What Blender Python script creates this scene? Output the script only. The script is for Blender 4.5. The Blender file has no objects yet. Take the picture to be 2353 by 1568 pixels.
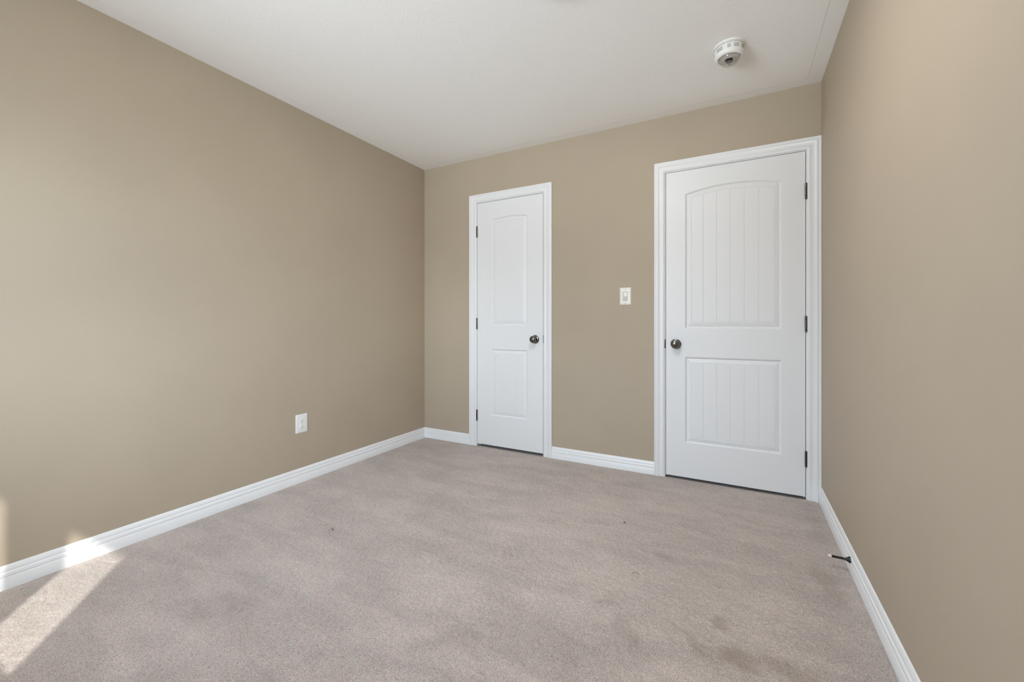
import bpy, bmesh, math, random
import numpy as np
from mathutils import Vector, Matrix, Euler

random.seed(7)
SC = bpy.context.scene
COL = SC.collection
PI = math.pi

# ------------------------------------------------------------------ room dimensions (metres)
# left wall x=0, right wall x=RW, back wall (two doors) y=0, front wall (window) y=FY, ceiling z=H
RW, H, FY, WT = 2.952, 2.44, -3.50, 0.14

# ------------------------------------------------------------------ camera
FPX = 961.06
cam = bpy.data.cameras.new('camera')
cam.sensor_width = 36.0
cam.lens = 36.0 * FPX / 2353.0
cam.shift_y = -(784.0 - 744.18) / 2353.0
cam.clip_start = 0.02
camo = bpy.data.objects.new('camera', cam)
camo.location = (2.5265, -2.9890, 1.0345)
camo.rotation_euler = (PI / 2, 0, 0.495588)
COL.objects.link(camo)
SC.camera = camo

# ------------------------------------------------------------------ view / exposure
SC.view_settings.view_transform = 'Standard'
SC.view_settings.look = 'None'
SC.view_settings.gamma = 1.0
SC.view_settings.use_curve_mapping = False
SC.view_settings.exposure = 0.72
SC.cycles.max_bounces = 12
SC.cycles.diffuse_bounces = 8
SC.cycles.glossy_bounces = 4
SC.cycles.transmission_bounces = 6
SC.cycles.transparent_max_bounces = 8
SC.cycles.caustics_reflective = False
SC.cycles.caustics_refractive = False
SC.cycles.sample_clamp_indirect = 6.0
SC.cycles.use_denoising = True

# ------------------------------------------------------------------ world: sky above, ground glow below the horizon, both shaped to light the room
SKY_STRENGTH = 9.0
wd = bpy.data.worlds.new('world')
SC.world = wd
wd.use_nodes = True
nt = wd.node_tree
nt.nodes.clear()
tc = nt.nodes.new('ShaderNodeTexCoord')
sep = nt.nodes.new('ShaderNodeSeparateXYZ')
mr = nt.nodes.new('ShaderNodeMapRange')
mr.inputs['From Min'].default_value = -1.0
mr.inputs['From Max'].default_value = 1.0
rp = nt.nodes.new('ShaderNodeValToRGB')
el = rp.color_ramp.elements
el[0].position = 0.0
el[0].color = (0.62, 0.66, 0.72, 1)          # steep angles kept dim, so the near ceiling and upper wall stay darker
el[1].position = 1.0
el[1].color = (0.36, 0.52, 0.74, 1)
for p_, c_ in ((0.24, (0.85, 0.91, 0.99)), (0.31, (1.60, 1.71, 1.85)), (0.36, (2.55, 2.72, 2.92)), (0.395, (2.25, 2.42, 2.62)),   # band raised to light the far ceiling
               (0.43, (1.05, 1.14, 1.25)), (0.495, (0.62, 0.70, 0.80)), (0.52, (0.80, 0.94, 1.12)), (0.62, (1.25, 1.51, 1.84)),
               (0.73, (1.40, 1.72, 2.12)), (0.80, (0.85, 1.08, 1.40))):
    e = el.new(p_)
    e.color = (*c_, 1)
bg = nt.nodes.new('ShaderNodeBackground')
bg.inputs['Strength'].default_value = SKY_STRENGTH
out = nt.nodes.new('ShaderNodeOutputWorld')
nt.links.new(tc.outputs['Generated'], sep.inputs[0])
nt.links.new(sep.outputs['Z'], mr.inputs['Value'])
nt.links.new(mr.outputs['Result'], rp.inputs['Fac'])
# glow added on the sun's side of the sky to lift the left wall
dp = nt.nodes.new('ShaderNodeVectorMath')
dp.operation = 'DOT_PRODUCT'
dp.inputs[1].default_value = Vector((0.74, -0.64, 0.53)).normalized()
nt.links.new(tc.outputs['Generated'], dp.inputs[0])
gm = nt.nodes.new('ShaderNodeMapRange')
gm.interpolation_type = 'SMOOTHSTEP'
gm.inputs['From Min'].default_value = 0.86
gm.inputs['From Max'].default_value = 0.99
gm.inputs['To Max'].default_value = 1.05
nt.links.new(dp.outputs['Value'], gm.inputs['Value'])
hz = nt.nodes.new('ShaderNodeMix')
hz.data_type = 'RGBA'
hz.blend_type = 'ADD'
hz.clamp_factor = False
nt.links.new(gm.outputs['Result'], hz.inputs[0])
# ground dimmed on the right, added to keep the upper left wall darker
gx = nt.nodes.new('ShaderNodeMapRange')
gx.interpolation_type = 'SMOOTHSTEP'
gx.inputs['From Min'].default_value = 0.25
gx.inputs['From Max'].default_value = 0.70
gx.inputs['To Min'].default_value = 0.0
gx.inputs['To Max'].default_value = 1.0
nt.links.new(sep.outputs['X'], gx.inputs['Value'])
gz = nt.nodes.new('ShaderNodeMapRange')
gz.inputs['From Min'].default_value = 0.02
gz.inputs['From Max'].default_value = -0.06
nt.links.new(sep.outputs['Z'], gz.inputs['Value'])
gf = nt.nodes.new('ShaderNodeMath')
gf.operation = 'MULTIPLY'
nt.links.new(gx.outputs[0], gf.inputs[0])
nt.links.new(gz.outputs[0], gf.inputs[1])
ground_dim = nt.nodes.new('ShaderNodeMix')
ground_dim.data_type = 'RGBA'
ground_dim.blend_type = 'MULTIPLY'
ground_dim.inputs[7].default_value = (0.50, 0.50, 0.48, 1)
nt.links.new(gf.outputs[0], ground_dim.inputs[0])
nt.links.new(rp.outputs['Color'], ground_dim.inputs[6])
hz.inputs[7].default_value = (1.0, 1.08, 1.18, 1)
nt.links.new(ground_dim.outputs[2], hz.inputs[6])
# glow added near the horizon to brighten the left of the back wall
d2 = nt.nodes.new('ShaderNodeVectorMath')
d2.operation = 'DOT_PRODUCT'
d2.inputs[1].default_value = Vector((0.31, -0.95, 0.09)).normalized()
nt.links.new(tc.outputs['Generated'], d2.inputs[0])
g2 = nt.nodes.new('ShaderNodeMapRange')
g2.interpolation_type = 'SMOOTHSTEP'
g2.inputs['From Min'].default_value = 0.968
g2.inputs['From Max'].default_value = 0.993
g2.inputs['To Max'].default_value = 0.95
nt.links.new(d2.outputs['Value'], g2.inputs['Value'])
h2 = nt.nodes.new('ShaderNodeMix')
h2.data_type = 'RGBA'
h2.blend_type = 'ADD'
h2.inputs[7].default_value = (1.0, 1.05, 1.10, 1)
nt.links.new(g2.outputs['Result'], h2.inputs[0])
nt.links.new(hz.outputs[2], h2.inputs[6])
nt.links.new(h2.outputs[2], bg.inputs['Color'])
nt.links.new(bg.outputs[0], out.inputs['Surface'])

# ------------------------------------------------------------------ sun through the window
SUN_ENERGY = 2.9
sun = bpy.data.lights.new('sun', 'SUN')
sun.energy = SUN_ENERGY
sun.angle = math.radians(0.7)
sun.color = (1.0, 0.97, 0.93)
suno = bpy.data.objects.new('sun', sun)
suno.rotation_euler = Vector((-1.17, 1.0, -1.09)).to_track_quat('-Z', 'Y').to_euler()
suno.location = (4.0, -7.0, 5.0)
COL.objects.link(suno)

# window opening in the front wall (glass edges)
WX0, WX1, WZ0, WZ1 = 0.76, 1.844, 0.921, 2.11
# portal so that the sky is sampled through the window opening
pl = bpy.data.lights.new('window_daylight', 'AREA')
pl.shape = 'RECTANGLE'
pl.size = WX1 - WX0 + 0.04
pl.size_y = WZ1 - WZ0 + 0.04
pl.cycles.is_portal = True
plo = bpy.data.objects.new('window_daylight', pl)
plo.location = ((WX0 + WX1) / 2, FY - WT - 0.03, (WZ0 + WZ1) / 2)
plo.rotation_euler = (PI / 2, 0, 0)      # shines towards +Y, into the room
plo.rotation_euler = Vector((0, 1, 0)).to_track_quat('-Z', 'Z').to_euler()
COL.objects.link(plo)

FILL_LAMP_POWER = 46.0     # fill lamp added on the ceiling, above the frame

# ------------------------------------------------------------------ helpers
def tag(o, label=None, cat=None, group=None, kind=None):
    if label: o['label'] = label
    if cat: o['category'] = cat
    if group: o['group'] = group
    if kind: o['kind'] = kind
    return o

def thing(name, label, cat, loc=(0, 0, 0), rot=(0, 0, 0), group=None, kind=None):
    o = bpy.data.objects.new(name, None)
    o.empty_display_size = 0.05
    COL.objects.link(o)
    o.location = loc
    o.rotation_euler = rot
    return tag(o, label, cat, group, kind)

def obj(name, bm, mats, parent=None, smooth=False, angle=40):
    bmesh.ops.remove_doubles(bm, verts=bm.verts, dist=1e-6)
    bmesh.ops.recalc_face_normals(bm, faces=bm.faces)
    me = bpy.data.meshes.new(name)
    bm.to_mesh(me)
    bm.free()
    if not isinstance(mats, (list, tuple)):
        mats = [mats]
    for m in mats:
        me.materials.append(m)
    if smooth:
        for p in me.polygons:
            p.use_smooth = True
        try:
            me.set_sharp_from_angle(angle=math.radians(angle))
        except Exception:
            pass
    o = bpy.data.objects.new(name, me)
    COL.objects.link(o)
    if parent is not None:
        o.parent = parent
    return o

def add_box(bm, lo, hi, bevel=0.0, seg=2, mat=0):
    tmp = bmesh.new()
    bmesh.ops.create_cube(tmp, size=1.0)
    for v in tmp.verts:
        v.co = Vector(((lo[i] + hi[i]) / 2 + v.co[i] * (hi[i] - lo[i]) for i in range(3)))
    if bevel > 0:
        bmesh.ops.bevel(tmp, geom=list(tmp.edges), offset=bevel, segments=seg, affect='EDGES', profile=0.5)
    merge(bm, tmp, mat)

def merge(bm, tmp, mat=None):
    mp = {v: bm.verts.new(v.co) for v in tmp.verts}
    for f in tmp.faces:
        try:
            nf = bm.faces.new([mp[v] for v in f.verts])
            nf.material_index = f.material_index if mat is None else mat
        except ValueError:
            pass
    tmp.free()

def add_lathe(bm, prof, seg=48, M=None, mat=0, a0=0.0):
    """prof: list of (r, z) revolved about local Z, M places it."""
    M = M or Matrix.Identity(4)
    rings = []
    for r, z in prof:
        if r < 1e-7:
            rings.append([bm.verts.new(M @ Vector((0, 0, z)))])
        else:
            rings.append([bm.verts.new(M @ Vector((r * math.cos(a0 + 2 * PI * k / seg), r * math.sin(a0 + 2 * PI * k / seg), z)))
                          for k in range(seg)])
    for a, b in zip(rings[:-1], rings[1:]):
        if len(a) == 1 and len(b) == 1:
            continue
        for k in range(seg):
            k2 = (k + 1) % seg
            if len(a) == 1:
                f = bm.faces.new((a[0], b[k], b[k2]))
            elif len(b) == 1:
                f = bm.faces.new((a[k], a[k2], b[0]))
            else:
                f = bm.faces.new((a[k], a[k2], b[k2], b[k]))
            f.material_index = mat

def add_prism(bm, pts, vec, mat=0):
    """closed polygon pts (3d) extruded along vec"""
    a = [bm.verts.new(Vector(p)) for p in pts]
    b = [bm.verts.new(Vector(p) + Vector(vec)) for p in pts]
    n = len(pts)
    fs = [bm.faces.new(a), bm.faces.new(b[::-1])]
    for i in range(n):
        fs.append(bm.faces.new((a[i], b[i], b[(i + 1) % n], a[(i + 1) % n])))
    for f in fs:
        f.material_index = mat

def add_sweep(bm, frames, mat=0, caps=True):
    """frames: list of lists of 3d points (same count), joined as closed section loops"""
    R = [[bm.verts.new(Vector(p)) for p in fr] for fr in frames]
    n = len(R[0])
    for a, b in zip(R[:-1], R[1:]):
        for i in range(n):
            j = (i + 1) % n
            bm.faces.new((a[i], a[j], b[j], b[i])).material_index = mat
    if caps:
        bm.faces.new(R[0]).material_index = mat
        bm.faces.new(R[-1][::-1]).material_index = mat

def add_tube(bm, path, r, seg=12, mat=0):
    frames = []
    path = [Vector(p) for p in path]
    up = Vector((0.13, 0.21, 0.97)).normalized()
    for i, p in enumerate(path):
        t = (path[min(i + 1, len(path) - 1)] - path[max(i - 1, 0)]).normalized()
        s = t.cross(up)
        if s.length < 1e-3:
            s = t.cross(Vector((1, 0, 0)))
        s.normalize()
        u = s.cross(t).normalized()
        rr = r[i] if isinstance(r, (list, tuple)) else r
        frames.append([p + s * (rr * math.cos(2 * PI * k / seg)) + u * (rr * math.sin(2 * PI * k / seg)) for k in range(seg)])
    add_sweep(bm, frames, mat)

# ------------------------------------------------------------------ materials
def mat(name, color, rough=0.5, metal=0.0, spec=0.5, build=None):
    m = bpy.data.materials.new(name)
    m.use_nodes = True
    t = m.node_tree
    b = t.nodes['Principled BSDF']
    b.inputs['Base Color'].default_value = (*color, 1)
    b.inputs['Roughness'].default_value = rough
    b.inputs['Metallic'].default_value = metal
    b.inputs['Specular IOR Level'].default_value = spec
    if build:
        build(t, b)
    return m

def N(t, typ, **kw):
    n = t.nodes.new(typ)
    for k, v in kw.items():
        if k in n.inputs.keys():
            n.inputs[k].default_value = v
        else:
            setattr(n, k, v)
    return n

def objco(t, scale=(1, 1, 1), rot=(0, 0, 0)):
    c = N(t, 'ShaderNodeTexCoord')
    m = N(t, 'ShaderNodeMapping')
    m.inputs['Scale'].default_value = scale
    m.inputs['Rotation'].default_value = rot
    t.links.new(c.outputs['Object'], m.inputs['Vector'])
    return m.outputs['Vector']

def bump(t, b, height, strength, dist):
    bp = N(t, 'ShaderNodeBump', Strength=strength, Distance=dist)
    t.links.new(height, bp.inputs['Height'])
    t.links.new(bp.outputs[0], b.inputs['Normal'])
    return bp

def mixcol(t, fac, a, b, blend='MIX'):
    m = N(t, 'ShaderNodeMix', data_type='RGBA', blend_type=blend)
    def put(sock, v):
        if isinstance(v, (tuple, list)):
            sock.default_value = (*v, 1) if len(v) == 3 else v
        elif isinstance(v, (int, float)):
            sock.default_value = v
        else:
            t.links.new(v, sock)
    put(m.inputs[0], fac)
    put(m.inputs[6], a)
    put(m.inputs[7], b)
    return m.outputs[2]

def math_(t, op, a, b=0.0, clamp=False):
    m = N(t, 'ShaderNodeMath', operation=op, use_clamp=clamp)
    for i, v in enumerate((a, b)):
        if isinstance(v, (int, float)):
            m.inputs[i].default_value = v
        else:
            t.links.new(v, m.inputs[i])
    return m.outputs[0]

def ramp(t, val, lo, hi, a=0.0, b=1.0):
    m = N(t, 'ShaderNodeMapRange')
    m.interpolation_type = 'SMOOTHSTEP'
    m.inputs['From Min'].default_value = lo
    m.inputs['From Max'].default_value = hi
    m.inputs['To Min'].default_value = a
    m.inputs['To Max'].default_value = b
    t.links.new(val, m.inputs['Value'])
    return m.outputs[0]

WALL_C = (0.440, 0.368, 0.280)
def b_wall(t, b):
    v = objco(t)
    n1 = N(t, 'ShaderNodeTexNoise', Scale=260.0, Detail=3.0, Roughness=0.6)
    t.links.new(v, n1.inputs['Vector'])
    n2 = N(t, 'ShaderNodeTexNoise', Scale=2.2, Detail=2.0)
    t.links.new(v, n2.inputs['Vector'])
    c = mixcol(t, ramp(t, n2.outputs['Fac'], 0.35, 0.65), tuple(x * 0.985 for x in WALL_C), tuple(x * 1.015 for x in WALL_C))
    t.links.new(c, b.inputs['Base Color'])
    bump(t, b, n1.outputs['Fac'], 0.10, 0.0012)
M_WALL = mat('beige_wall_paint', WALL_C, 0.62, spec=0.30, build=b_wall)

def b_ceil(t, b):
    v = objco(t)
    n1 = N(t, 'ShaderNodeTexNoise', Scale=120.0, Detail=2.5, Roughness=0.55, Distortion=0.3)
    t.links.new(v, n1.inputs['Vector'])
    h = ramp(t, n1.outputs['Fac'], 0.38, 0.66)
    bump(t, b, h, 0.11, 0.0022)
M_CEIL_TEX = mat('textured_ceiling_paint', (0.90, 0.895, 0.885), 0.85, spec=0.2, build=b_ceil)
M_CEIL_FLAT = mat('flat_ceiling_paint', (0.885, 0.88, 0.87), 0.85, spec=0.2)

def b_trim(t, b):
    v = objco(t)
    n1 = N(t, 'ShaderNodeTexNoise', Scale=60.0, Detail=2.0)
    t.links.new(v, n1.inputs['Vector'])
    bump(t, b, n1.outputs['Fac'], 0.015, 0.001)
M_TRIM = mat('white_trim_paint', (0.80, 0.805, 0.81), 0.34, spec=0.45, build=b_trim)

def b_door(t, b):
    # embossed wood grain of a moulded door, running up the door
    v = objco(t, (150.0, 150.0, 3.2))
    n1 = N(t, 'ShaderNodeTexNoise', Scale=1.0, Detail=3.0, Roughness=0.6, Distortion=0.6)
    t.links.new(v, n1.inputs['Vector'])
    bump(t, b, n1.outputs['Fac'], 0.08, 0.0012)
M_DOOR = mat('white_door_paint', (0.785, 0.79, 0.795), 0.42, spec=0.4, build=b_door)

def b_metal(t, b):
    n1 = N(t, 'ShaderNodeTexNoise', Scale=400.0, Detail=1.0)
    t.links.new(objco(t), n1.inputs['Vector'])
    t.links.new(ramp(t, n1.outputs['Fac'], 0.3, 0.7, 0.19, 0.27), b.inputs['Roughness'])
M_NICKEL = mat('dark_nickel', (0.17, 0.165, 0.155), 0.22, 1.0, build=b_metal)
M_BRONZE = mat('antique_hinge_metal', (0.12, 0.105, 0.09), 0.33, 1.0, build=b_metal)
def b_plastic(t, b):
    n1 = N(t, 'ShaderNodeTexNoise', Scale=500.0, Detail=1.0)
    t.links.new(objco(t), n1.inputs['Vector'])
    bump(t, b, n1.outputs['Fac'], 0.03, 0.0005)
M_PLASTIC = mat('white_plastic', (0.80, 0.80, 0.80), 0.32, build=b_plastic)
M_IVORY = mat('ivory_plastic', (0.80, 0.79, 0.71), 0.32, build=b_plastic)
M_IVORY_DARK = mat('grey_ivory_plastic', (0.56, 0.53, 0.48), 0.4, build=b_plastic)
M_DETECTOR = mat('detector_plastic', (0.80, 0.79, 0.765), 0.42, build=b_plastic)
M_SLOT = mat('dark_slot', (0.06, 0.058, 0.055), 0.7, build=b_plastic)
M_GREY = mat('vent_grey', (0.30, 0.295, 0.28), 0.7, build=b_plastic)
M_BLACK = mat('black_rubber', (0.012, 0.011, 0.011), 0.38, build=b_plastic)
M_TIPWHITE = mat('off_white_rubber', (0.78, 0.72, 0.68), 0.55, build=b_plastic)
M_SCREW = mat('screw_metal', (0.42, 0.41, 0.38), 0.35, 0.9, build=b_metal)
M_DARKWOOD = mat('closet_paint', (0.30, 0.27, 0.22), 0.8, build=b_wall)
M_DARKWOOD.node_tree.nodes['Principled BSDF'].inputs['Base Color'].default_value = (0.3, 0.27, 0.22, 1)

def b_glass(m, tint=(1, 1, 1), gloss=0.08):
    t = m.node_tree
    t.nodes.clear()
    o = N(t, 'ShaderNodeOutputMaterial')
    tr = N(t, 'ShaderNodeBsdfTransparent'); tr.inputs[0].default_value = (*tint, 1)
    gl = N(t, 'ShaderNodeBsdfGlossy', Roughness=0.03)
    lw = N(t, 'ShaderNodeLayerWeight', Blend=0.5)
    p5 = math_(t, 'POWER', lw.outputs['Facing'], 5.0)
    fr = N(t, 'ShaderNodeMath', operation='MULTIPLY_ADD')      # Schlick reflectance, the same from both sides
    t.links.new(p5, fr.inputs[0])
    fr.inputs[1].default_value = 0.95
    fr.inputs[2].default_value = 0.04
    mx = N(t, 'ShaderNodeMixShader')
    t.links.new(fr.outputs[0], mx.inputs[0])
    t.links.new(tr.outputs[0], mx.inputs[1])
    t.links.new(gl.outputs[0], mx.inputs[2])
    t.links.new(mx.outputs[0], o.inputs['Surface'])
M_PANE = mat('window_glass', (1, 1, 1)); b_glass(M_PANE, (0.97, 0.985, 0.98))
M_LENS = mat('clear_lens', (1, 1, 1)); b_glass(M_LENS, (0.92, 0.915, 0.91))

# ------------------------------------------------------------------ carpet material
STAINS = [  # x, y, rx, ry, rot, strength, brownness  (worn and stained places seen on the carpet)
    (2.530, -1.515, .075, .045, -0.5, .85, 1.0),
    (2.455, -1.455, .020, .012, 0.9, .60, 1.0),
    (2.480, -1.365, .035, .028, 0.3, .75, .8),
    (2.665, -1.505, .085, .035, 0.1, .55, 1.0),
    (2.410, -1.525, .090, .035, -0.5, .70, .35),
    (2.340, -1.470, .060, .020, -0.6, .65, .30),
    (2.195, -1.560, .035, .075, 0.5, .65, .15),
    (2.236, -1.040, .055, .028, -0.5, .70, .10),
    (2.105, -1.455, .060, .020, 0.5, .60, .20),
    (2.10, -1.75, .20, .10, 0.4, .35, .10),
    (2.845, -0.93, .05, .16, 0.1, .60, .50),
    (2.885, -0.35, .05, .34, 0.0, .55, .10),
    (0.84, -2.17, .17, .08, 0.5, .75, .05),
    (0.10, -1.63, .12, .09, 0.4, .60, .05),
    (0.18, -1.22, .14, .06, 0.5, .50, .05),
    (1.40, -2.16, .24, .07, 0.6, .35, .08),
    (1.66, -1.90, .16, .05, 0.8, .50, .05),
    (1.32, -1.45, .16, .05, 0.7, .25, .05),
    (2.02, -0.78, .05, .03, 0.0, .30, .10),
    (1.45, -0.14, .20, .04, 0.0, .25, .05),
]
CARPET_A = (0.532, 0.456, 0.414)
def b_carpet(t, b):
    c = N(t, 'ShaderNodeTexCoord')
    V = c.outputs['Object']
    # soft warp used by the stains and the brushed streaks
    wn = N(t, 'ShaderNodeTexNoise', Scale=9.0, Detail=4.0, Roughness=0.6)
    t.links.new(V, wn.inputs['Vector'])
    # fine tufts
    vo = N(t, 'ShaderNodeTexVoronoi', Scale=260.0)
    t.links.new(V, vo.inputs['Vector'])
    n1 = N(t, 'ShaderNodeTexNoise', Scale=320.0, Detail=3.0, Roughness=0.6, Distortion=0.5)
    t.links.new(V, n1.inputs['Vector'])
    n2 = N(t, 'ShaderNodeTexNoise', Scale=620.0, Detail=2.0, Roughness=0.6)
    t.links.new(V, n2.inputs['Vector'])
    tuft = math_(t, 'ADD', math_(t, 'MULTIPLY', n1.outputs['Fac'], 0.65), math_(t, 'MULTIPLY', n2.outputs['Fac'], 0.35))
    shade = ramp(t, tuft, 0.37, 0.60, 0.54, 1.17)  # gaps between tufts darkened in the colour, standing in for their shade
    # brushed pile: streaks where the pile leans another way
    def streak(rot, sc, lo, hi, a, bb):
        mp = N(t, 'ShaderNodeMapping')
        mp.inputs['Rotation'].default_value = (0, 0, rot)
        mp.inputs['Scale'].default_value = sc
        t.links.new(V, mp.inputs['Vector'])
        nn = N(t, 'ShaderNodeTexNoise', Scale=1.0, Detail=4.0, Roughness=0.55, Distortion=0.5)
        t.links.new(mp.outputs[0], nn.inputs['Vector'])
        return ramp(t, nn.outputs['Fac'], lo, hi, a, bb)
    s1 = streak(0.35, (2.2, 7.5, 1), 0.38, 0.62, 0.925, 1.05)
    s2 = streak(-0.9, (2.6, 3.4, 1), 0.38, 0.64, 0.96, 1.03)
    s3 = streak(0.2, (11.0, 14.0, 1), 0.32, 0.68, 0.97, 1.03)
    allm = math_(t, 'MULTIPLY', math_(t, 'MULTIPLY', s1, s2), math_(t, 'MULTIPLY', s3, shade))
    # hue drift between pinkish and greenish grey yarns
    hn = N(t, 'ShaderNodeTexNoise', Scale=26.0, Detail=3.0)
    t.links.new(V, hn.inputs['Vector'])
    base = mixcol(t, ramp(t, hn.outputs['Fac'], 0.38, 0.62), (CARPET_A[0] * 1.01, CARPET_A[1] * 0.985, CARPET_A[2] * 1.0),
                  (CARPET_A[0] * 0.985, CARPET_A[1] * 1.01, CARPET_A[2] * 0.985))
    sx = N(t, 'ShaderNodeSeparateXYZ')
    t.links.new(V, sx.inputs[0])
    wsep = N(t, 'ShaderNodeSeparateColor')
    t.links.new(wn.outputs['Color'], wsep.inputs[0])
    wx = math_(t, 'ADD', sx.outputs['X'], math_(t, 'MULTIPLY', math_(t, 'SUBTRACT', wsep.outputs[0], 0.5), 0.16))
    wy = math_(t, 'ADD', sx.outputs['Y'], math_(t, 'MULTIPLY', math_(t, 'SUBTRACT', wsep.outputs[1], 0.5), 0.16))
    dark = brown = None
    for (x, y, rx, ry, ro, st, br) in STAINS:
        dx = math_(t, 'SUBTRACT', wx, x)
        dy = math_(t, 'SUBTRACT', wy, y)
        ca, sa = math.cos(ro), math.sin(ro)
        u = math_(t, 'ADD', math_(t, 'MULTIPLY', dx, ca / rx), math_(t, 'MULTIPLY', dy, sa / rx))
        v = math_(t, 'ADD', math_(t, 'MULTIPLY', dx, -sa / ry), math_(t, 'MULTIPLY', dy, ca / ry))
        r = math_(t, 'SQRT', math_(t, 'ADD', math_(t, 'MULTIPLY', u, u), math_(t, 'MULTIPLY', v, v)))
        k = ramp(t, r, 0.25, 1.35, st, 0.0)
        kb = math_(t, 'MULTIPLY', k, br)
        dark = k if dark is None else math_(t, 'MAXIMUM', dark, k)
        brown = kb if brown is None else math_(t, 'MAXIMUM', brown, kb)
    col = mixcol(t, 1.0, base, (1, 1, 1), 'MULTIPLY')
    vm = N(t, 'ShaderNodeVectorMath', operation='SCALE')
    t.links.new(col, vm.inputs[0])
    t.links.new(allm, vm.inputs['Scale'])
    col = mixcol(t, math_(t, 'MULTIPLY', dark, 0.33), vm.outputs[0], (0.20, 0.165, 0.150))
    col = mixcol(t, math_(t, 'MULTIPLY', brown, 0.40), col, (0.26, 0.175, 0.095))
    t.links.new(col, b.inputs['Base Color'])
    h = math_(t, 'ADD', tuft, math_(t, 'MULTIPLY', vo.outputs['Distance'], -0.35))
    bump(t, b, h, 0.55, 0.006)
    b.inputs['Sheen Weight'].default_value = 0.15
    b.inputs['Sheen Roughness'].default_value = 0.6
M_CARPET = mat('beige_cut_pile_carpet', CARPET_A, 0.95, spec=0.1, build=b_carpet)

# ------------------------------------------------------------------ floor: pile surface as real relief
def vnoise(x, y, s, seed):
    rng = np.random.default_rng(seed)
    G = rng.random((256, 256))
    X, Y = x * s, y * s
    xi, yi = np.floor(X).astype(int), np.floor(Y).astype(int)
    fx, fy = X - xi, Y - yi
    fx, fy = fx * fx * (3 - 2 * fx), fy * fy * (3 - 2 * fy)
    g = lambda a, b: G[a % 256, b % 256]
    return (g(xi, yi) * (1 - fx) * (1 - fy) + g(xi + 1, yi) * fx * (1 - fy) + g(xi, yi + 1) * (1 - fx) * fy + g(xi + 1, yi + 1) * fx * fy)

def grid_mesh(name, xs, ys, zf):
    X, Y = np.meshgrid(xs, ys, indexing='ij')
    Z = zf(X, Y)
    nx, ny = X.shape
    co = np.stack([X, Y, Z], -1).reshape(-1, 3).astype(np.float32)
    i = np.arange(nx - 1)[:, None] * ny + np.arange(ny - 1)[None, :]
    q = np.stack([i, i + ny, i + ny + 1, i + 1], -1).reshape(-1, 4).astype(np.int32)
    me = bpy.data.meshes.new(name)
    me.vertices.add(len(co)); me.vertices.foreach_set('co', co.ravel())
    me.loops.add(q.size); me.loops.foreach_set('vertex_index', q.ravel())
    me.polygons.add(len(q))
    me.polygons.foreach_set('loop_start', np.arange(0, q.size, 4, dtype=np.int32))
    me.polygons.foreach_set('loop_total', np.full(len(q), 4, dtype=np.int32))
    me.update(calc_edges=True)
    me.polygons.foreach_set('use_smooth', np.ones(len(q), dtype=bool))
    me.validate()
    return me

def carpet_z(X, Y):
    z = (vnoise(X, Y, 150, 1) - 0.5) * 0.0042 + (vnoise(X, Y, 83, 2) - 0.5) * 0.0026
    z += (vnoise(X, Y, 24, 3) - 0.5) * 0.0022 + (vnoise(X, Y, 6.5, 4) - 0.5) * 0.0026
    # the pile lies flatter along the walls and drops away under the doors
    edge = np.clip(np.minimum(np.minimum(X - 0.012, RW - 0.012 - X), -Y - 0.012) / 0.05, 0, 1)
    z = z * (0.15 + 0.85 * edge) - 0.001
    gap = np.clip(np.minimum(X - 0.012, RW - 0.012 - X) / 0.014, 0, 1)
    z = z - 0.0045 * (1 - gap)
    return z - 0.008 * np.clip((Y + 0.004) / 0.012, 0, 1)
xs = np.concatenate([np.linspace(0.0, RW, 591)])
ys = np.concatenate([np.linspace(FY, -3.0, 40, endpoint=False), np.linspace(-3.0, 0.0, 601), np.linspace(0.03, 0.92, 24)])
fme = grid_mesh('floor', xs, ys, carpet_z)
fme.materials.append(M_CARPET)
floor = bpy.data.objects.new('floor', fme)
COL.objects.link(floor)
tag(floor, 'beige wall to wall cut pile carpet with brushed streaks and brown stains', 'carpet', kind='structure')

# ------------------------------------------------------------------ shell
def struct(name, bm, m, label, cat, parent=None, smooth=False):
    o = obj(name, bm, m, parent, smooth)
    if parent is None:
        tag(o, label, cat, kind='structure')
    return o

D1 = (0.576, 1.185, 0.018, 2.055)     # narrow closet door: x0, x1, z0, z1
D2 = (2.096, 2.8755, 0.014, 2.052)    # room door
GAP = 0.0035
JT = 0.019

bm = bmesh.new()
add_box(bm, (-WT, FY - WT, -0.05), (0, 0.92, H + 0.1))
struct('wall_left', bm, M_WALL, 'plain beige wall on the left with a power outlet near its foot', 'wall')
bm = bmesh.new()
add_box(bm, (RW, FY - WT, -0.05), (RW + WT, 0.92, H + 0.1))
struct('wall_right', bm, M_WALL, 'plain beige wall on the right beside the wide door', 'wall')

def wall_with_holes(bm, x0, x1, z0, z1, y0, y1, holes):
    """wall slab between y0 and y1 cut by rectangular holes (x0,x1,z0,z1), built from blocks"""
    xs_ = sorted({x0, x1} | {h[0] for h in holes} | {h[1] for h in holes})
    for a, b_ in zip(xs_[:-1], xs_[1:]):
        zs = [(z0, z1)]
        for h in holes:
            if h[0] <= a + 1e-6 and h[1] >= b_ - 1e-6:
                nz = []
                for lo, hi in zs:
                    if h[2] > lo + 1e-6: nz.append((lo, min(hi, h[2])))
                    if h[3] < hi - 1e-6: nz.append((max(lo, h[3]), hi))
                zs = nz
        for lo, hi in zs:
            add_box(bm, (a, y0, lo), (b_, y1, hi))
bm = bmesh.new()
holes = [(d[0] - GAP - JT, d[1] + GAP + JT, -0.05, d[3] + GAP + JT) for d in (D1, D2)]
wall_with_holes(bm, 0, RW, -0.05, H + 0.1, 0.0, 0.115, holes)
struct('wall_back', bm, M_WALL, 'beige back wall holding the narrow and the wide white doors', 'wall')
bm = bmesh.new()
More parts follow.
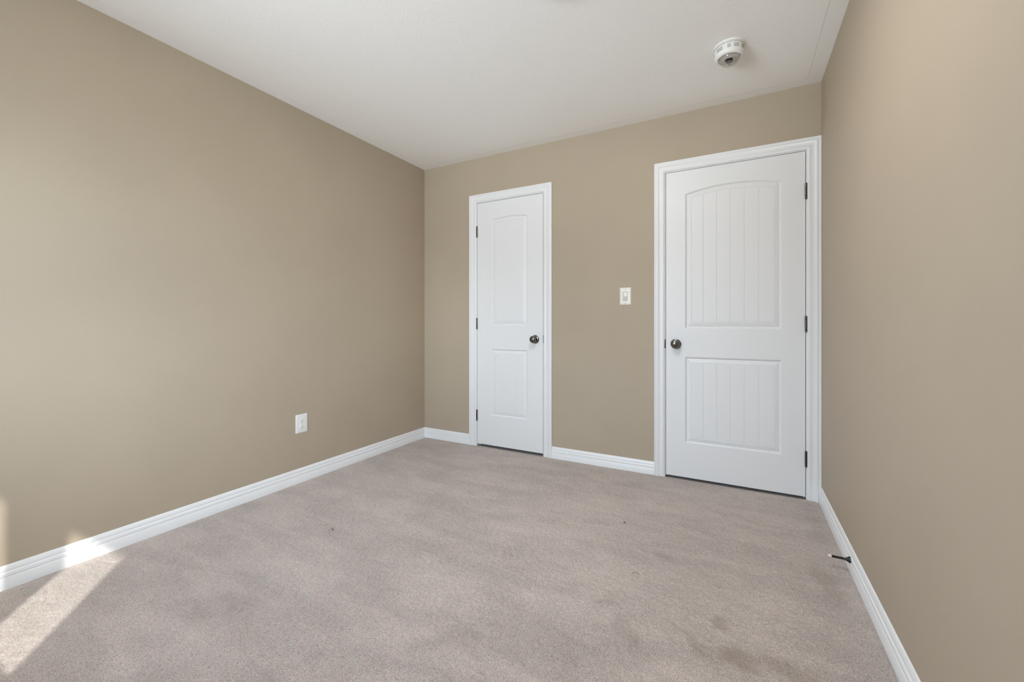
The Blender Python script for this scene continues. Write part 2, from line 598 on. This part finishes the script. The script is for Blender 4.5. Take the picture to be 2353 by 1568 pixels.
wall_with_holes(bm, 0, RW, -0.05, H + 0.1, FY - WT, FY, [(WX0, WX1, WZ0, WZ1)])
struct('wall_front', bm, M_WALL, 'beige wall with the window, behind the viewer', 'wall')
# dark spaces behind the closed doors
bm = bmesh.new()
add_box(bm, (0, 0.86, -0.05), (RW, 0.92, H + 0.1))
add_box(bm, (1.62, 0.115, -0.05), (1.68, 0.86, H + 0.1))
struct('wall_beyond', bm, M_DARKWOOD, 'dim wall of the closet and hallway behind the closed doors', 'wall')

# ceiling: flat border band and a stippled field 1.5 mm proud of it
bm = bmesh.new()
add_box(bm, (-0.0, FY, H), (RW, 0.92, H + 0.1), mat=0)
bw = 0.072
lo = [(bw, FY + bw), (RW - bw, FY + bw), (RW - bw, -bw), (bw, -bw)]
add_sweep(bm, [[(x, y, H) for x, y in lo],
               [(x + (0.006 if x < 1 else -0.006), y + (0.006 if y < -2 else -0.006), H - 0.0013) for x, y in lo]], mat=1)
struct('ceiling', bm, [M_CEIL_FLAT, M_CEIL_TEX], 'white stippled ceiling with a flat border band', 'ceiling')

# ------------------------------------------------------------------ baseboards
BB = [(0, 0), (.0140, 0), (.0140, .0400), (.0128, .0418), (.0116, .0428), (.0116, .0440), (.0130, .0456), (.0130, .0575), (.0118, .0600),
      (.0092, .0618), (.0080, .0635), (.0080, .0650), (.0092, .0662), (.0092, .0690), (.0080, .0745), (.0056, .0800), (.0040, .0835), (.0022, .0860), (0, .0870)]
def baseboard(name, A, B, nrm, label, mitreA=0, mitreB=0):
    """A,B: wall points; nrm: into the room; mitre: 1 = inside corner"""
    A, B, nrm = Vector(A), Vector(B), Vector(nrm)
    d = (B - A).normalized()
    bm = bmesh.new()
    add_sweep(bm, [[A + nrm * u + d * (u * mitreA) + Vector((0, 0, z - 0.010 if z == 0 else z)) for u, z in BB],
                   [B + nrm * u - d * (u * mitreB) + Vector((0, 0, z - 0.010 if z == 0 else z)) for u, z in BB]])
    return struct(name, bm, M_TRIM, label, 'baseboard', smooth=True)

C1 = (D1[0] - 0.0745, D1[1] + 0.0795)     # casing outer edges
C2 = (2.0225, RW - 0.0004)
CT = 2.1265                                # casing top
baseboard('baseboard_left', (0, FY, 0), (0, 0, 0), (1, 0, 0), 'white moulded baseboard along the left wall, partly in sunlight', 1, 1)
baseboard('baseboard_back', (0, 0, 0), (C1[0], 0, 0), (0, -1, 0), 'short white baseboard between the left corner and the narrow door', 1, 0)
baseboard('baseboard_middle', (C1[1], 0, 0), (C2[0], 0, 0), (0, -1, 0), 'white baseboard between the narrow and the wide door', 0, 0)
baseboard('baseboard_right', (RW, -0.0185, 0), (RW, FY, 0), (-1, 0, 0), 'white moulded baseboard along the right wall', 0, 1)
baseboard('baseboard_front', (RW, FY, 0), (0, FY, 0), (0, 1, 0), 'white baseboard below the window, behind the viewer', 1, 1)

# ------------------------------------------------------------------ door casing, jamb, strike plates
CAS = [(0, 0), (0, .0155), (.0018, .0172), (.0085, .0175), (.0102, .0168), (.0112, .0150), (.0128, .0144), (.0142, .0152), (.0155, .0164),
       (.0215, .0168), (.0245, .0160), (.0285, .0138), (.0335, .0116), (.0400, .0104), (.0480, .0106), (.0525, .0116), (.0560, .0126),
       (.0600, .0124), (.0630, .0108), (.0660, .0082), (.0680, .0070), (.0680, 0)]
def casing(name, x0, x1, zt, xi0, xi1, zi, label, strike=None):
    """x0,x1,zt outer edges; xi0,xi1,zi inner edges (mitred at the two top corners)"""
    bm = bmesh.new()
    def sec(fn):
        return [fn(u / 0.068, t) for u, t in CAS]
    fr = [sec(lambda k, t: (x0 + (xi0 - x0) * k, -t, -0.004)),
          sec(lambda k, t: (x0 + (xi0 - x0) * k, -t, zt + (zi - zt) * k)),
          sec(lambda k, t: (x1 + (xi1 - x1) * k, -t, zt + (zi - zt) * k)),
          sec(lambda k, t: (x1 + (xi1 - x1) * k, -t, -0.004))]
    add_sweep(bm, fr)
    o = struct(name, bm, M_TRIM, label, 'door trim', smooth=True)
    return o

def jamb(parent, d):
    x0, x1, z0, z1 = d
    a, b_, t_ = x0 - GAP, x1 + GAP, z1 + GAP
    bm = bmesh.new()
    add_box(bm, (a - JT, 0.0, -0.004), (a, 0.115, t_ + JT))
    add_box(bm, (b_, 0.0, -0.004), (b_ + JT, 0.115, t_ + JT))
    add_box(bm, (a, 0.0, t_), (b_, 0.115, t_ + JT))
    # door stop strips behind the slab
    add_box(bm, (a, 0.040, -0.004), (a + 0.011, 0.072, t_))
    add_box(bm, (b_ - 0.011, 0.040, -0.004), (b_, 0.072, t_))
    add_box(bm, (a + 0.011, 0.040, t_ - 0.011), (b_ - 0.011, 0.072, t_))
    obj('door_jamb', bm, M_TRIM, parent)

def strike(parent, x, z, side):
    """strike plate on the jamb with its curved lip folded towards the room; side +1: jamb lies at +x of the gap"""
    bm = bmesh.new()
    n = 8
    for zz0, zz1, w in ((-.0285, .0285, 0.0),):
        frames = []
        for k in range(13):
            z_ = -0.030 + 0.060 * k / 12
            lip = 0.0075 * math.sqrt(max(0.0, 1 - (z_ / 0.0305) ** 2)) + 0.0006
            y1 = -0.0015 - lip * 0.45
            frames.append([(x, 0.024, z + z_), (x, 0.0, z + z_), (x + side * lip * 0.45, y1, z + z_),
                           (x + side * lip, y1 - 0.0002, z + z_), (x + side * lip, y1 - 0.0016, z + z_),
                           (x + side * lip * 0.35, y1 - 0.0014, z + z_), (x - side * 0.0012, 0.0, z + z_), (x - side * 0.0012, 0.024, z + z_)])
        add_sweep(bm, frames)
    o = obj('strike_plate', bm, M_BRONZE, parent, True)
    tag(o, 'dark metal strike plate at the edge of the door opening')

t1 = casing('trim_1', C1[0], C1[1], CT, D1[0] - GAP - .004, D1[1] + GAP + .005, D1[3] + GAP + .005, 'white moulded casing around the narrow closet door')
t2 = casing('trim_2', C2[0], C2[1], CT - .002, D2[0] - GAP - .005, D2[1] + GAP + .005, D2[3] + GAP + .005, 'white moulded casing around the wide door by the right wall')
jamb(t1, D1)
jamb(t2, D2)
strike(t1, D1[1] + GAP - 0.0002, 0.915, 1)
strike(t2, D2[0] - GAP + 0.0002, 0.899, -1)

# ------------------------------------------------------------------ doors
PROF = [(0, 0), (.0025, .0010), (.0060, .0060), (.0090, .0098), (.0115, .0105), (.0135, .0096), (.0155, .0078), (.0180, .0068),
        (.0260, .0052), (.0370, .0026), (.0385, .0034), (.0400, .0044), (.0412, .0040), (.0425, .0028)]
NA = 40
ARC_R = 1.03
def panel_loop(p, d, y):
    """p: (x0,x1,z0,ztop,arched); ztop is the apex height"""
    x0, x1, z0, zt, arched = p
    a, b_ = x0 + d, x1 - d
    pts = [(a, y, z0 + d), (b_, y, z0 + d)]
    for k in range(NA + 1):
        x = b_ + (a - b_) * k / NA
        pts.append((x, y, panel_top(p, d, x)))
    return pts
def panel_top(p, d, x):
    x0, x1, z0, zt, arched = p
    if not arched:
        return zt - d
    xc = (x0 + x1) / 2
    R = ARC_R - d
    return zt - ARC_R + math.sqrt(R * R - (x - xc) ** 2)

def door_panel(parent, p, grooves, yf):
    bm = bmesh.new()
    loops = [[bm.verts.new(c) for c in panel_loop(p, d, yf + y)] for d, y in PROF]
    n = len(loops[0])
    for A, B in zip(loops[:-1], loops[1:]):
        for i in range(n):
            j = (i + 1) % n
            bm.faces.new((A[i], A[j], B[j], B[i]))
    # planked field with V grooves
    d, y = PROF[-1]
    xa, xb = p[0] + d, p[1] - d
    gw, gd = 0.0021, 0.0026
    cuts = [(xa, 0)]
    for g in grooves:
        cuts += [(g - gw, 0), (g, gd), (g + gw, 0)]
    cuts.append((xb, 0))
    for (u, du), (v, dv) in zip(cuts[:-1], cuts[1:]):
        m = max(1, int((v - u) / 0.008))
        xs_ = [u + (v - u) * k / m for k in range(m + 1)]
        ds_ = [du + (dv - du) * k / m for k in range(m + 1)]
        bot = [bm.verts.new((x, yf + y + q, p[2] + d)) for x, q in zip(xs_, ds_)]
        top = [bm.verts.new((x, yf + y + q, panel_top(p, d, x) + 0.00005)) for x, q in zip(xs_, ds_)]
        for k in range(m):
            bm.faces.new((bot[k], bot[k + 1], top[k + 1], top[k]))
    bmesh.ops.recalc_face_normals(bm, faces=bm.faces)
    me_dir = sum((f.normal.y * f.calc_area() for f in bm.faces))
    if me_dir > 0:
        for f in bm.faces: f.normal_flip()
    me = bpy.data.meshes.new('door_panel')
    bm.to_mesh(me); bm.free()
    me.materials.append(M_DOOR)
    o = bpy.data.objects.new('door_panel', me)
    COL.objects.link(o)
    o.parent = parent
    return o

def build_door(name, dd, panels, grooves, label, hinge_x, hinge_zs, knob, hinge_side):
    x0, x1, z0, z1 = dd
    yf, yb = 0.0015, 0.0365
    bm = bmesh.new()
    # front skin with openings where the moulded panels sit
    (px0, px1, l0, l1, _), (_, _, u0, ut, _) = panels[1], panels[0]
    up = panels[0]
    F = lambda pts: bm.faces.new([bm.verts.new((x, yf, z)) for x, z in pts])
    F([(x0, z0), (px0, z0), (px0, z1), (x0, z1)])
    F([(px1, z0), (x1, z0), (x1, z1), (px1, z1)])
    F([(px0, z0), (px1, z0), (px1, l0), (px0, l0)])
    F([(px0, l1), (px1, l1), (px1, u0), (px0, u0)])
    arc = [(px1 + (px0 - px1) * k / NA, panel_top(up, 0, px1 + (px0 - px1) * k / NA)) for k in range(NA + 1)]
    for a, b_ in zip(arc[:-1], arc[1:]):
        F([(b_[0], b_[1]), (a[0], a[1]), (a[0], z1), (b_[0], z1)])
    # edges and back
    e = 0.0012
    ring = [(x0, z0), (x1, z0), (x1, z1), (x0, z1)]
    A = [bm.verts.new((x, yf, z)) for x, z in ring]
    B = [bm.verts.new((x, yb, z)) for x, z in ring]
    for i in range(4):
        j = (i + 1) % 4
        bm.faces.new((A[i], A[j], B[j], B[i]))
    bm.faces.new(B)
    o = struct(name, bm, M_DOOR, label, 'door')
    for p in panels:
        door_panel(o, p, grooves, yf)
    # hinges
    for hz in hinge_zs:
        hb = bmesh.new()
        L, r = 0.089, 0.0062
        n = 5
        yk = -0.0052
        for k in range(n):
            za = hz - L / 2 + L * k / n + 0.0005
            zb = hz - L / 2 + L * (k + 1) / n - 0.0005
            add_lathe(hb, [(0, za), (r - .0008, za), (r, za + .0008), (r, zb - .0008), (r - .0008, zb), (0, zb)], 20,
                      Matrix.Translation((hinge_x, yk, 0)))
        add_box(hb, (hinge_x - 0.0014, yk, hz - L / 2), (hinge_x + 0.0014, 0.030, hz + L / 2))
        h = obj('hinge', hb, M_BRONZE, o, True)
        tag(h, 'aged bronze hinge knuckle')
        pb = bmesh.new()
        for s in (-1, 1):
            zz = hz + s * L / 2
            add_lathe(pb, [(0, zz), (.0046, zz), (.0050, zz + s * .0008), (.0050, zz + s * .0022), (.0034, zz + s * .0036), (0, zz + s * .0042)], 16,
                      Matrix.Translation((hinge_x, yk, 0)))
        obj('hinge_pin', pb, M_BRONZE, h, True)
    # knob
    kx, kz = knob
    M = Matrix.Translation((kx, yf, kz)) @ Matrix.Rotation(PI / 2, 4, 'X')     # local z -> -y (towards the room)
    kb = bmesh.new()
    add_lathe(kb, [(0.0085, .004), (.0115, .006), (.0115, .018), (.0125, .024), (.0170, .029), (.0225, .033), (.0262, .0385), (.0275, .0445),
                   (.0270, .0500), (.0245, .0545), (.0215, .0570), (.0195, .0576), (.0185, .0582), (.0150, .0600), (.0090, .0618), (0, .0624)], 48, M)
    k = obj('door_knob', kb, M_NICKEL, o, True, 60)
    tag(k, 'dark polished nickel round door knob')
    rb = bmesh.new()
    add_lathe(rb, [(0, 0.0), (.0330, 0.0), (.0335, .0012), (.0325, .0034), (.0300, .0050), (.0240, .0072), (.0180, .0086), (.0130, .0092), (0, .0092)], 56, M)
    obj('rose', rb, M_NICKEL, k, True, 60)
    # latch bolt in the gap
    lb = bmesh.new()
    kx_edge = x1 if hinge_side < 0 else x0
    s = 1 if hinge_side < 0 else -1
    add_box(lb, (min(kx_edge - s * .012, kx_edge + s * .0034), .010, kz - .008), (max(kx_edge - s * .012, kx_edge + s * .0034), .026, kz + .008), .001)
    obj('latch_bolt', lb, M_NICKEL, o)
    return o

build_door('door_1', D1, [(0.7155, 1.0485, 1.0200, 1.9190, True), (0.7155, 1.0485, 0.2680, 0.8230, False)],
           [0.792, 0.873, 0.954], 'narrow white two panel arched closet door in the middle of the back wall',
           D1[0] - GAP / 2 - .0005, (1.815, 1.035, 0.258), (1.119, 0.911), -1)
build_door('door_2', D2, [(2.2165, 2.7575, 1.0030, 1.9320, True), (2.2165, 2.7575, 0.2440, 0.8150, False)],
           [2.327, 2.405, 2.483, 2.561, 2.639], 'wide white two panel arched door beside the right wall',
           D2[1] + GAP / 2 + .0005, (1.8155, 1.0325, 0.2375), (2.159, 0.899), 1)

# ------------------------------------------------------------------ window behind the viewer
bm = bmesh.new()
fw = 0.045
ya, yb = FY - 0.105, FY - 0.035
def frame_rect(bm, x0, x1, z0, z1, w, y0, y1, bev=0.003):
    add_box(bm, (x0, y0, z0), (x0 + w, y1, z1), bev)
    add_box(bm, (x1 - w, y0, z0), (x1, y1, z1), bev)
    add_box(bm, (x0 + w, y0, z0), (x1 - w, y1, z0 + w), bev)
    add_box(bm, (x0 + w, y0, z1 - w), (x1 - w, y1, z1), bev)
frame_rect(bm, WX0, WX1, WZ0, WZ1, fw, ya, yb)
MX0, MX1 = 1.298, 1.431                      # broad post between the two lights
add_box(bm, (MX0, ya, WZ0 + fw), (MX1, yb, WZ1 - fw), 0.003)
win = struct('window_1', bm, M_TRIM, 'white framed window in the wall behind the viewer', 'window')
for a, b_ in ((WX0 + fw, MX0), (MX1, WX1 - fw)):
    pb = bmesh.new()
    add_box(pb, (a, FY - 0.073, WZ0 + fw), (b_, FY - 0.071, WZ1 - fw))
    # a single sheet: keep only the room side face so that light is not filtered twice
    obj('window_pane', pb, M_PANE, win)
sb = bmesh.new()
add_box(sb, (WX0 - 0.07, FY - 0.035, WZ0 - 0.02), (WX1 + 0.07, FY + 0.045, WZ0), 0.004)
obj('window_sill', sb, M_TRIM, win)
cb = bmesh.new()
for (x0, x1, z0, z1) in ((WX0 - .068, WX0, WZ0, WZ1 + .068), (WX1, WX1 + .068, WZ0, WZ1 + .068), (WX0, WX1, WZ1, WZ1 + .068), (WX0 - .06, WX1 + .06, WZ0 - .085, WZ0 - .02)):
    add_box(cb, (x0, FY, z0), (x1, FY + .016, z1), .002)
obj('window_casing', cb, M_TRIM, win)
# roof overhang outside, whose edge cuts the top of the sunbeam
EAVE_D = 0.855
EAVE_Z = 1.43 + (EAVE_D + 0.0) * 1.09
bm = bmesh.new()
add_box(bm, (-2.5, FY - EAVE_D, EAVE_Z), (6.0, FY - WT - 0.005, EAVE_Z + 0.16))
struct('roof_eave', bm, M_CEIL_FLAT, 'roof overhang outside above the window', 'eave')

# ------------------------------------------------------------------ power outlet on the left wall
def rounded_rect(w, h, r, n=6):
    pts = []
    for cx_, cz_, a0 in ((w / 2 - r, h / 2 - r, 0), (-w / 2 + r, h / 2 - r, PI / 2), (-w / 2 + r, -h / 2 + r, PI), (w / 2 - r, -h / 2 + r, 1.5 * PI)):
        for k in range(n + 1):
            a = a0 + PI / 2 * k / n
            pts.append((cx_ + r * math.cos(a), cz_ + r * math.sin(a)))
    return pts
def add_plate(bm, w, h, prof, r=0.003, cx_=0, cz_=0, hole=None, y0=0.0):
    """flat plate facing local -Y; prof: list of (inset, depth out)"""
    loops = []
    for ins, t_ in prof:
        loops.append([bm.verts.new((cx_ + x, y0 - t_, cz_ + z)) for x, z in rounded_rect(w - 2 * ins, h - 2 * ins, max(r - ins * 0.5, 0.0008))])
    n = len(loops[0])
    for A, B in zip(loops[:-1], loops[1:]):
        for i in range(n):
            bm.faces.new((A[i], A[(i + 1) % n], B[(i + 1) % n], B[i]))
    if hole is None:
        bm.faces.new(loops[-1])
    else:
        hw, hh, hd = hole
        H1 = [bm.verts.new((cx_ + x, y0 - prof[-1][1], cz_ + z)) for x, z in rounded_rect(hw, hh, 0.0012)]
        H2 = [bm.verts.new((cx_ + x, y0 - hd, cz_ + z)) for x, z in rounded_rect(hw, hh, 0.0012)]
        A = loops[-1]
        for i in range(n):
            bm.faces.new((A[i], A[(i + 1) % n], H1[(i + 1) % n], H1[i]))
            bm.faces.new((H1[i], H1[(i + 1) % n], H2[(i + 1) % n], H2[i]))
        bm.faces.new(H2)
def screw(name, parent, x, z, y, r=0.0032, m=None, slot=0.0):
    bm = bmesh.new()
    M = Matrix.Translation((x, y, z)) @ Matrix.Rotation(PI / 2, 4, 'X')
    add_lathe(bm, [(0, -0.001), (r, -0.001), (r, 0.0003), (r * .7, .0010), (0, .0012)], 20, M)
    add_box(bm, (x - r * .8, y - .00135, z - .0003), (x + r * .8, y - .0010, z + .0003), mat=1)
    return obj(name, bm, [m or M_SCREW, M_SLOT], parent, True)

ol = thing('power_outlet', 'white duplex power outlet low on the left wall', 'outlet', (0.0, -1.2280, 0.3785), (0, 0, PI / 2))
bm = bmesh.new()
add_plate(bm, 0.0835, 0.1215, [(0, 0), (0, .0022), (.0008, .0034), (.0060, .0052), (.0075, .0054)], 0.0035)
obj('wall_plate', bm, M_PLASTIC, ol, True, 30)
for s in (-1, 1):
    bm = bmesh.new()
    pts = []
    for k in range(48):
        a = 2 * PI * k / 48
        x, z = 0.0172 * math.cos(a), 0.0172 * math.sin(a)
        z = max(-0.0143, min(0.0143, z))
        pts.append((x, z))
    L = []
    for sc_, t_ in ((1.0, .004), (1.0, .0064), (.96, .0072), (.90, .0074)):
        L.append([bm.verts.new((x * sc_, -t_, s * 0.0195 + z * sc_)) for x, z in pts])
    for A, B in zip(L[:-1], L[1:]):
        for i in range(48):
            bm.faces.new((A[i], A[(i + 1) % 48], B[(i + 1) % 48], B[i]))
    bm.faces.new(L[-1])
    r_ = obj('receptacle', bm, M_PLASTIC, ol, True, 30)
    bm = bmesh.new()
    z0 = s * 0.0195
    add_box(bm, (-.0073, -.0078, z0 - .0005), (-.0053, -.0072, z0 + .0075))
    add_box(bm, (.0053, -.0078, z0 + .0003), (.0073, -.0072, z0 + .0073))
    M = Matrix.Translation((0, -.0072, z0 - .0068)) @ Matrix.Rotation(PI / 2, 4, 'X')
    add_lathe(bm, [(0, 0), (.0026, 0), (.0026, .0005), (0, .0005)], 16, M)
    so = obj('socket_slots', bm, M_GREY, r_)
    tag(so, 'dark plug slots')
screw('cover_screw', ol, 0, 0, -.0052, .0028, M_PLASTIC)

# ------------------------------------------------------------------ light switch
sw = thing('light_switch', 'ivory light switch on the back wall left of the wide door', 'light switch', (1.8245, 0.0, 1.2280))
bm = bmesh.new()
add_plate(bm, 0.0795, 0.1235, [(0, 0), (0, .0018), (.0010, .0030), (.0085, .0062), (.0098, .0064)], 0.0030, hole=(0.0345, 0.0690, 0.0030))
obj('wall_plate', bm, M_IVORY, sw, True, 30)
bm = bmesh.new()
add_plate(bm, 0.0325, 0.0668, [(0, .003), (0, .0044), (.0006, .0048)], 0.0012)
ins = obj('switch_body', bm, M_IVORY_DARK, sw, True, 30)
tag(ins, 'greyish ivory switch insert')
bm = bmesh.new()
add_prism(bm, [(-.0105, -.0046, .0290), (-.0105, -.0072, .0285), (-.0105, -.0056, .0005), (-.0105, -.0046, 0)], (0.0235, 0, 0))
rk = obj('rocker', bm, M_IVORY, sw)
bm = bmesh.new()
add_box(bm, (-.0105, -.0058, -.0285), (.0130, -.0046, -.0008), .0004)
obj('rocker_lower', bm, M_IVORY_DARK, sw)
for z in (.0485, -.0485):
    screw('cover_screw', sw, 0, z, -.0060, .0030)

# ------------------------------------------------------------------ smoke detector
sd = thing('smoke_detector', 'round white smoke alarm with clear strobe dome on the ceiling', 'smoke alarm', (2.487, -0.6000, H - 0.0013), (PI, 0, 0))
# local +z points down into the room
bm = bmesh.new()
add_lathe(bm, [(0, -.002), (.0715, -.002), (.0720, .0000), (.0720, .0040), (.0705, .0068), (.0660, .0082), (0, .0082)], 96)
obj('mounting_plate', bm, M_DETECTOR, sd, True)
bm = bmesh.new()
add_lathe(bm, [(0, .0082), (.0630, .0082), (.0630, .0105), (.0660, .0108), (.0675, .0120), (.0682, .0180), (.0682, .0450), (.0672, .0520), (.0645, .0575),
               (.0600, .0610), (.0540, .0625), (.0515, .0620), (.0500, .0600), (0, .0600)], 96)
body = obj('housing', bm, M_DETECTOR, sd, True, 50)
def arc_box(bm, a0, a1, r0, r1, z0, z1, n=6, mat=0):
    fr = []
    for k in range(n + 1):
        a = a0 + (a1 - a0) * k / n
        c, s = math.cos(a), math.sin(a)
        fr.append([(r0 * c, r0 * s, z0), (r1 * c, r1 * s, z0), (r1 * c, r1 * s, z1), (r0 * c, r0 * s, z1)])
    add_sweep(bm, fr, mat)
bm = bmesh.new()
for k in range(14):
    a = 2 * PI * k / 14
    arc_box(bm, a, a + 0.36, .061, .0682, .0142, .0162, 5)
so = obj('vent_ring', bm, M_GREY, body)
tag(so, 'ring of long dark vent slots')
for deg, cnt in ((90, 3), (61, 5), (28, 5), (129, 7), (352, 3), (172, 3), (205, 5), (238, 3), (270, 5), (300, 3), (326, 3)):
    bm = bmesh.new()
    for j in range(cnt):
        aj = math.radians(deg) + (j - (cnt - 1) / 2) * 0.074
        arc_box(bm, aj - .020, aj + 0.020, .061, .0686, .0230, .0410, 1)
    so = obj('vent_grille', bm, M_GREY, body)
    tag(so, 'group of upright grey vent slots')
# strobe: grey reflector and flash tube under a clear dome
bm = bmesh.new()
add_lathe(bm, [(0, .0602), (.0440, .0602), (.0470, .0620), (.0400, .0628), (.0300, .0640), (.0260, .0680), (.0230, .0680), (.0180, .0640), (0, .0630)], 64)
ref = obj('reflector', bm, mat('reflector_grey', (0.60, 0.585, 0.565), 0.35, 0.3, build=b_plastic), sd, True)
bm = bmesh.new()
add_tube(bm, [(-.014, -.004, .070), (-.009, -.004, .076), (0, -.004, .0775), (.009, -.004, .076), (.014, -.004, .070)], .0022, 10)
add_box(bm, (-.016, .002, .064), (.016, .007, .073), .001)
fl = obj('flash_tube', bm, M_BLACK, ref, True)
tag(fl, 'dark flash tube')
bm = bmesh.new()
add_lathe(bm, [(.0500, .0600), (.0490, .0660), (.0450, .0720), (.0410, .0770), (.0350, .0838), (.0260, .0898), (.0140, .0932), (0, .0942)], 64)
lens = obj('strobe_lens', bm, M_LENS, sd, True)
tag(lens, 'clear strobe dome')
for deg in (20, 160, 270):
    bm = bmesh.new()
    a = math.radians(deg)
    arc_box(bm, a - .09, a + .09, .0485, .0535, .0618, .0650, 3)
    obj('lens_clip', bm, M_GREY, sd)

# ------------------------------------------------------------------ door stop on the right baseboard
ds = thing('door_stop', 'black rigid door stop with white tip on the right baseboard', 'door stop', (RW - 0.0128, -0.7800, 0.0470), (0, -PI / 2, 0))
# local +z points into the room (-x)
bm = bmesh.new()
add_lathe(bm, [(0, 0), (.0128, 0), (.0135, .0012), (.0128, .0040), (.0098, .0085), (.0068, .0135), (.0050, .0190), (.0044, .0230)], 40)
obj('flared_base', bm, M_BLACK, ds, True)
bm = bmesh.new()
add_lathe(bm, [(.0044, .0225), (.0040, .0300), (.0040, .0620), (.0044, .0640), (0, .0640)], 32)
for k in range(4):
    a = 2 * PI * k / 4 + .4
    add_box(bm, (.0040 * math.cos(a) - .0006, .0040 * math.sin(a) - .0006, .024), (.0040 * math.cos(a) + .0006, .0040 * math.sin(a) + .0006, .062))
obj('rod', bm, M_BLACK, ds, True)
bm = bmesh.new()
add_lathe(bm, [(0, .0635), (.0048, .0635), (.0056, .0650), (.0058, .0700), (.0054, .0735), (.0038, .0755), (0, .0760)], 32)
tp = obj('rubber_tip', bm, M_TIPWHITE, ds, True)
tag(tp, 'off-white rubber tip')

# ------------------------------------------------------------------ small litter on the carpet
def thread(name, pts, r, m, label, cat):
    bm = bmesh.new()
    add_tube(bm, pts, r, 8)
    o = obj(name, bm, m, None, True)
    c = sum((Vector(p) for p in pts), Vector()) / len(pts)
    c.z = 0
    o.data.transform(Matrix.Translation(-c))
    o.location = c
    tag(o, label, cat)
thread('lint_thread', [(0.717, -1.561, .0026), (0.728, -1.567, .0036), (0.740, -1.574, .0036), (0.750, -1.579, .0026)], .0013, M_BLACK,
       'tiny straight dark thread on the carpet, left of the middle', 'thread')
thread('lint_thread', [(2.140, -1.230, .002), (2.147, -1.222, .003), (2.156, -1.219, .003), (2.163, -1.223, .003), (2.168, -1.231, .002)], .0008, M_SLOT,
       'tiny curved dark thread on the carpet in front of the wide door', 'thread')
bm = bmesh.new()
add_lathe(bm, [(0, -.0015), (.0030, -.001), (.0042, .0010), (.0026, .0030), (0, .0036)], 7)
for v in bm.verts:
    v.co.x *= 1.5
ck = obj('dirt_crumb', bm, M_SLOT, None, True)
ck.location = (2.008, -0.801, .001)
tag(ck, 'tiny dark crumb on the carpet between the two doors', 'crumb')

# ------------------------------------------------------------------ disc lamp added above the frame as even fill
LX, LY = 1.93, -1.50
cl = thing('fill_lamp', 'flat round white disc lamp added as fill light, unseen above the frame', 'fill lamp', (LX, LY, H - 0.0013), (PI, 0, 0))
bm = bmesh.new()
add_lathe(bm, [(0, -.002), (.172, -.002), (.175, .000), (.175, .016), (.170, .023), (.160, .026), (.151, .0255), (.150, .0235), (.150, .014), (0, .014)], 72)
obj('fill_lamp_housing', bm, M_TRIM, cl, True)
m = mat('fill_diffuser', (0.9, 0.9, 0.88), 0.5)
bs = m.node_tree.nodes['Principled BSDF']
bs.inputs['Emission Color'].default_value = (1.0, 0.975, 0.945, 1)
bs.inputs['Emission Strength'].default_value = FILL_LAMP_POWER
bm = bmesh.new()
add_lathe(bm, [(0, .015), (.1496, .015), (.1496, .0205), (.140, .0215), (0, .0222)], 72)
obj('fill_lamp_diffuser', bm, m, cl, True)
